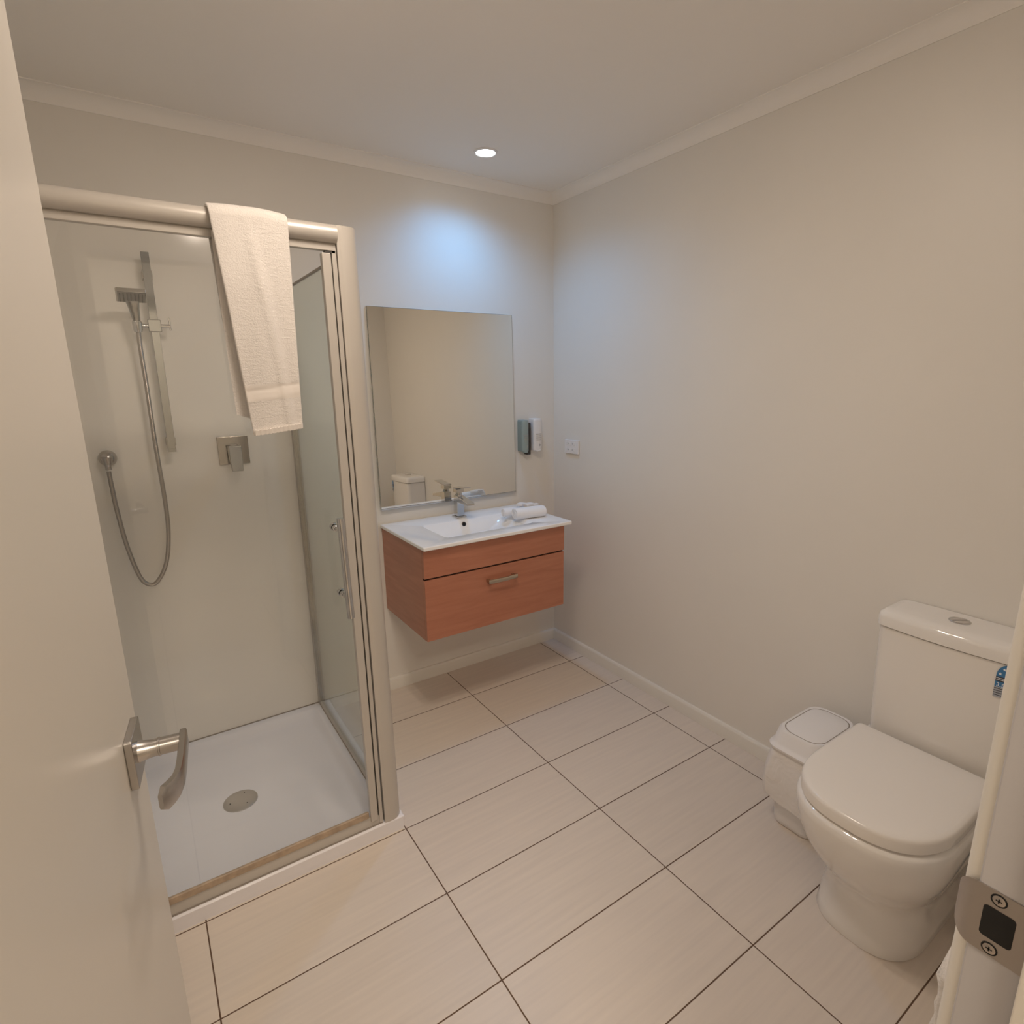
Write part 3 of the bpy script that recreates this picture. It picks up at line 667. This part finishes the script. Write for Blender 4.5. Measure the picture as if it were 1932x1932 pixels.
# cistern
def cist(x_f, hw, z, bow=.010, r=.026, xb=-.008):
    p = [(xb, TC+hw), (xb, TC+hw)]
    p = [(xb, TC+hw)]
    for k in range(7):
        a = math.radians(90*k/6); p.append((x_f+bow+r-r*math.sin(a), TC+hw-r+r*math.cos(a)))
    for k in range(1, 10):
        t = -1+2*k/10; p.append((x_f+bow*t*t, TC-(hw-r)*t))
    for k in range(7):
        a = math.radians(90*k/6); p.append((x_f+bow+r-r*math.cos(a), TC-hw+r-r*math.sin(a)))
    p.append((xb, TC-hw))
    return [(x, y, z) for x, y in p]
cis = MB().loft([cist(-.150, .158, .399), cist(-.155, .163, .42), cist(-.160, .168, .60), cist(-.163, .170, .752)]).build('cistern', M['ceramic'], toi, sharp=50)
clid = MB().loft([cist(-.165, .170, .7545), cist(-.169, .174, .7565), cist(-.169, .174, .782), cist(-.165, .171, .793), cist(-.155, .164, .7985, r=.03), cist(-.130, .145, .8005, r=.03), cist(-.10, .10, .801, r=.03)]).build('cistern_lid', M['ceramic'], toi, sharp=60)
fb = MB().lathe([(.0255, 0), (.0255, .003), (.0235, .0045), (.0215, .0035)], (-.072, TC, .8000), n=36).build('flush_button', M['chrome'], toi, sharp=40)
MB().lathe([(.0213, 0), (.0213, .0028), (.019, .004), (.0001, .0042)], (-.072, TC, .8000), n=36).build('button_face', M['buttonm'], fb, sharp=40)
mb = MB(); mb.box(-.001, .001, -.0195, .0195, 0, .0006); o = mb.build('button_split', M['black'], fb, smooth=False); o.matrix_parent_inverse = Matrix.Identity(4); o.location = (-.072, TC, .80415); o.rotation_euler = (0, 0, math.radians(55))
# water rating label on the cistern front
lx = -.1605
def lxz(y): return -.1630+.010*((y-TC)/.144)**2-.0012
LB = MB(); y0, y1 = -2.030, -2.074
yc = (y0+y1)/2; hw_ = .022
pts = [(y0, .700), (y0, .724)]
for k in range(9):
    a = math.radians(180*k/8); pts.append((yc+hw_*math.cos(a), .724+.030*math.sin(a)))
pts = [(y0, .690)]+[(yc+hw_*math.cos(math.radians(180*k/10)), .722+.030*math.sin(math.radians(180*k/10))) for k in range(11)]+[(y1, .690)]
LBx = lambda y, o: lxz(y)-o
LB.loft([[(LBx(y, o)+.0006*(z < .5), y, z) for y, z in pts] for o in (-.0004, .0006)])
lb = LB.build('rating_label', M['label'], toi, smooth=False)
def strip(z0, z1, o, m, n): MB().loft([[(LBx(y, oo), y, z) for y, z in ((y0, z0), (y1, z0), (y1, z1), (y0, z1))] for oo in (o-.0006, o)]).build(n, m, lb, smooth=False)
strip(.705, .718, .0010, M['labeldark'], 'label_band')
strip(.709, .7105, .0013, M['print'], 'band_line'); strip(.7135, .7148, .0013, M['print'], 'band_line')
strip(.662, .690, .0006, M['labelgrey'], 'label_foot')
for z in (.667, .673, .679, .685): strip(z, z+.0018, .0009, M['labeldark'], 'fine_print')
def star(y, z, r):
    mb = MB(); p = [(y+(r if k % 2 == 0 else r*.42)*math.sin(math.pi*k/5), z+(r if k % 2 == 0 else r*.42)*math.cos(math.pi*k/5)) for k in range(10)]
    mb.loft([[(LBx(y_, oo), y_, z_) for y_, z_ in p] for oo in (.0006, .0011)]); mb.build('star', M['print'], lb, smooth=False)
star(-2.037, .726, .0042); star(-2.044, .739, .0042); star(-2.060, .739, .0042); star(-2.067, .726, .0042)
def text(s, size, loc, rot, m, parent, name, ext=.0003):
    c = bpy.data.curves.new(name, 'FONT'); c.body = s; c.size = size; c.extrude = ext; c.align_x = 'LEFT'
    t = bpy.data.objects.new(name, c); COL.objects.link(t); bpy.context.view_layer.update()
    me = bpy.data.meshes.new_from_object(t); bpy.data.objects.remove(t)
    me.transform(Matrix.LocRotScale(Vector(loc), rot, None)); me.materials.clear(); me.materials.append(m)
    o = bpy.data.objects.new(name, me); COL.objects.link(o)
    if parent: o.parent = parent; o.matrix_parent_inverse = parent.matrix_basis.inverted()
    return o
from mathutils import Euler
text('3.5', .014, (LBx(-2.033, .0020), -2.033, .6925), Euler((math.radians(90), 0, math.radians(-90))).to_quaternion(), M['print'], lb, 'rating_figure')
# supply hose beside the pan
hs2 = catmull([(-.012, -2.085, .16), (-.06, -2.088, .15), (-.14, -2.090, .10), (-.195, -2.088, .045), (-.225, -2.080, .016), (-.250, -2.078, .010)], 6)
tag(MB().tube(hs2, .008, 12).build('supply_hose', M['rubber'], sharp=60), 'dark flexible hose on the floor beside the toilet base', 'hose')

# ================================================================== BIN
bn = thing('rubbish_bin', 'small white swing lid bin between toilet and wall', 'bin', (-.15, -1.60, 0), rz=0)
bx, by = -.158, -1.612
def br(hx, hy, z, r=.03, dx=0): return [(x, y, z) for x, y in rrect(bx+dx, by, hx, hy, r, 6)]
body = MB().loft([br(.100, .062, 0), br(.104, .065, .004), br(.108, .068, .02), br(.122, .077, .285), br(.122, .077, .29)]).build('bin_body', M['plastic'], bn, sharp=45)
MB().loft([br(.130, .086, .286, .035), br(.140, .092, .289, .04), br(.141, .093, .295, .04), br(.134, .088, .303, .04), br(.128, .084, .308, .04), br(.121, .078, .345, .045), br(.115, .072, .352, .045), br(.108, .066, .350, .045)]).build('bin_lid', M['plastic'], bn, sharp=45)
MB().loft([br(.106, .064, .346, .044), br(.106, .064, .350, .044), br(.100, .058, .3525, .04), br(.05, .03, .3545, .02)]).build('swing_flap', M['plastic'], bn, sharp=60)
MB().loft([br(.1085, .0665, .3495, .045), br(.1085, .0665, .3502, .045), br(.1055, .0635, .3502, .045)]).build('flap_gap', M['seam'], bn)
tag_b = MB(); L = []; rb_ = random.Random(3)
NL = 11; base = [br(1, 1, 0)]
ph = [rb_.uniform(0, 6.28) for _ in range(6)]
for k in range(NL):
    t = k/(NL-1); z = .286-.168*t; hx, hy = .131+.012*math.sin(t*2.6), .087+.014*math.sin(t*2.6); lp = []
    for i, (x, y, _) in enumerate(br(hx, hy, z, .04)):
        a = i/28*2*math.pi; f = 1+.035*t*math.sin(5*a+ph[0]+2*t)+.03*t*math.sin(9*a+ph[1])+.02*math.sin(14*a+ph[2]+3*t)*t
        lp.append((bx+(x-bx)*f, by+(y-by)*f, z+.008*t*math.sin(4*a+ph[3])+.005*t*math.sin(9*a+ph[4])+t*.16*(x-bx)))
    L.append(lp)
tag_b.loft(L, cap0=False, cap1=False)
bag = tag_b.build('bin_liner', M['bag'], bn, sharp=80)
so = bag.modifiers.new('thick', 'SOLIDIFY'); so.thickness = .0012; sb = bag.modifiers.new('sub', 'SUBSURF'); sb.levels = 1; sb.render_levels = 2

# ---- towel hanging behind the door frame on the front wall
mb = MB(); L = []; rr = random.Random(5)
off = [0]*40
for k in range(40):
    t = k/39; z = .864-.45*t
    grow = min(1, .25+t/.03)
    e = .0028*math.sin(k*1.9)+.0022*math.sin(k*.83+1)
    xo_ = -1.292-.000*t; yv = YF+.004+(.0305+e*.6-.002*t)*grow
    L.append([(xo_+.004, YF+.0015, z), (xo_-.001, yv-.006, z), (xo_+.003, yv, z), (xo_+.05, yv+.002, z+.006), (xo_+.16, yv, z+.012), (xo_+.17, yv-.006, z+.012), (xo_+.168, YF+.0015, z+.012)])
mb.loft(L); ft = mb.build('frame_towel', M['terry'], sharp=70)
ft.location = (.022, 0, 0)
tag(ft, 'cream towel edge hanging on the wall behind the door frame', 'towel')

# ================================================================== LAMPS
dl = thing('ceiling_downlight', 'small round recessed LED downlight glowing cool white in the ceiling', 'downlight', (-.573, -.290, CEIL))
dx_, dy_ = -.573, -.290
MB().lathe([(.0475, 0), (.047, -.003), (.041, -.006), (.037, -.0035), (.037, 0)], (dx_, dy_, CEIL-.0002)).build('bezel', M['plastic'], dl, sharp=50)
MB().lathe([(.0365, 0), (.0365, -.0045), (.0001, -.005)], (dx_, dy_, CEIL-.0004)).build('lens', M['led'], dl, sharp=50)
ld = bpy.data.lights.new('downlight_beam', 'SPOT'); ld.energy = SPOT_W; ld.color = (.16, .50, 1); ld.spot_size = math.radians(150); ld.spot_blend = 1; ld.shadow_soft_size = .03
lo = bpy.data.objects.new('downlight_beam', ld); COL.objects.link(lo); lo.location = (dx_, dy_, CEIL-.02); lo.parent = dl; lo.matrix_parent_inverse = dl.matrix_basis.inverted()
# heater light with four globes, above the top of the frame
ht = thing('heater_light', 'square white ceiling heater light with four lit globes', 'ceiling light', (LX, LY, CEIL))
MB().box(LX-.18, LX+.18, LY-.18, LY+.18, CEIL-.025, CEIL-.0003).build('housing', M['plastic'], ht, bevel=.008)
for sx in (-.085, .085):
    for sy in (-.085, .085):
        MB().lathe([(GR+.014, 0), (GR+.012, -.006), (GR+.002, -.008), (GR, -.004), (GR, 0)], (LX+sx, LY+sy, CEIL-.025), n=32).build('lamp_ring', M['plastic'], ht, sharp=50)
        MB().lathe([(GR*math.cos(math.pi/2*k/6), -.004-.012*math.sin(math.pi/2*k/6)) for k in range(7)], (LX+sx, LY+sy, CEIL-.025), n=28).build('globe', M['globe'], ht, sharp=90)
# unseen hall lamp, added as fill from behind the camera
al = bpy.data.lights.new('hall_fill_lamp', 'AREA'); al.shape = 'DISK'; al.size = .4; al.energy = HALL_FILL_W; al.color = (1, .85, .68)
ao = bpy.data.objects.new('hall_fill_lamp', al); COL.objects.link(ao); ao.location = (-1.75, -3.05, CEIL-.06)
ho = thing('hall_fill_fixture', 'round ceiling fixture added for the fill lamp in the unseen hall', 'ceiling light', (-1.75, -3.05, CEIL))
MB().lathe([(.215, 0), (.215, -.05), (.205, -.055), (.205, -.02), (.0001, -.02)], (-1.75, -3.05, CEIL-.0003), n=40).build('lamp_rim', M['plastic'], ho, sharp=50)  # rim added to give the fill lamp a fixture
ao.parent = ho; ao.matrix_parent_inverse = ho.matrix_basis.inverted()
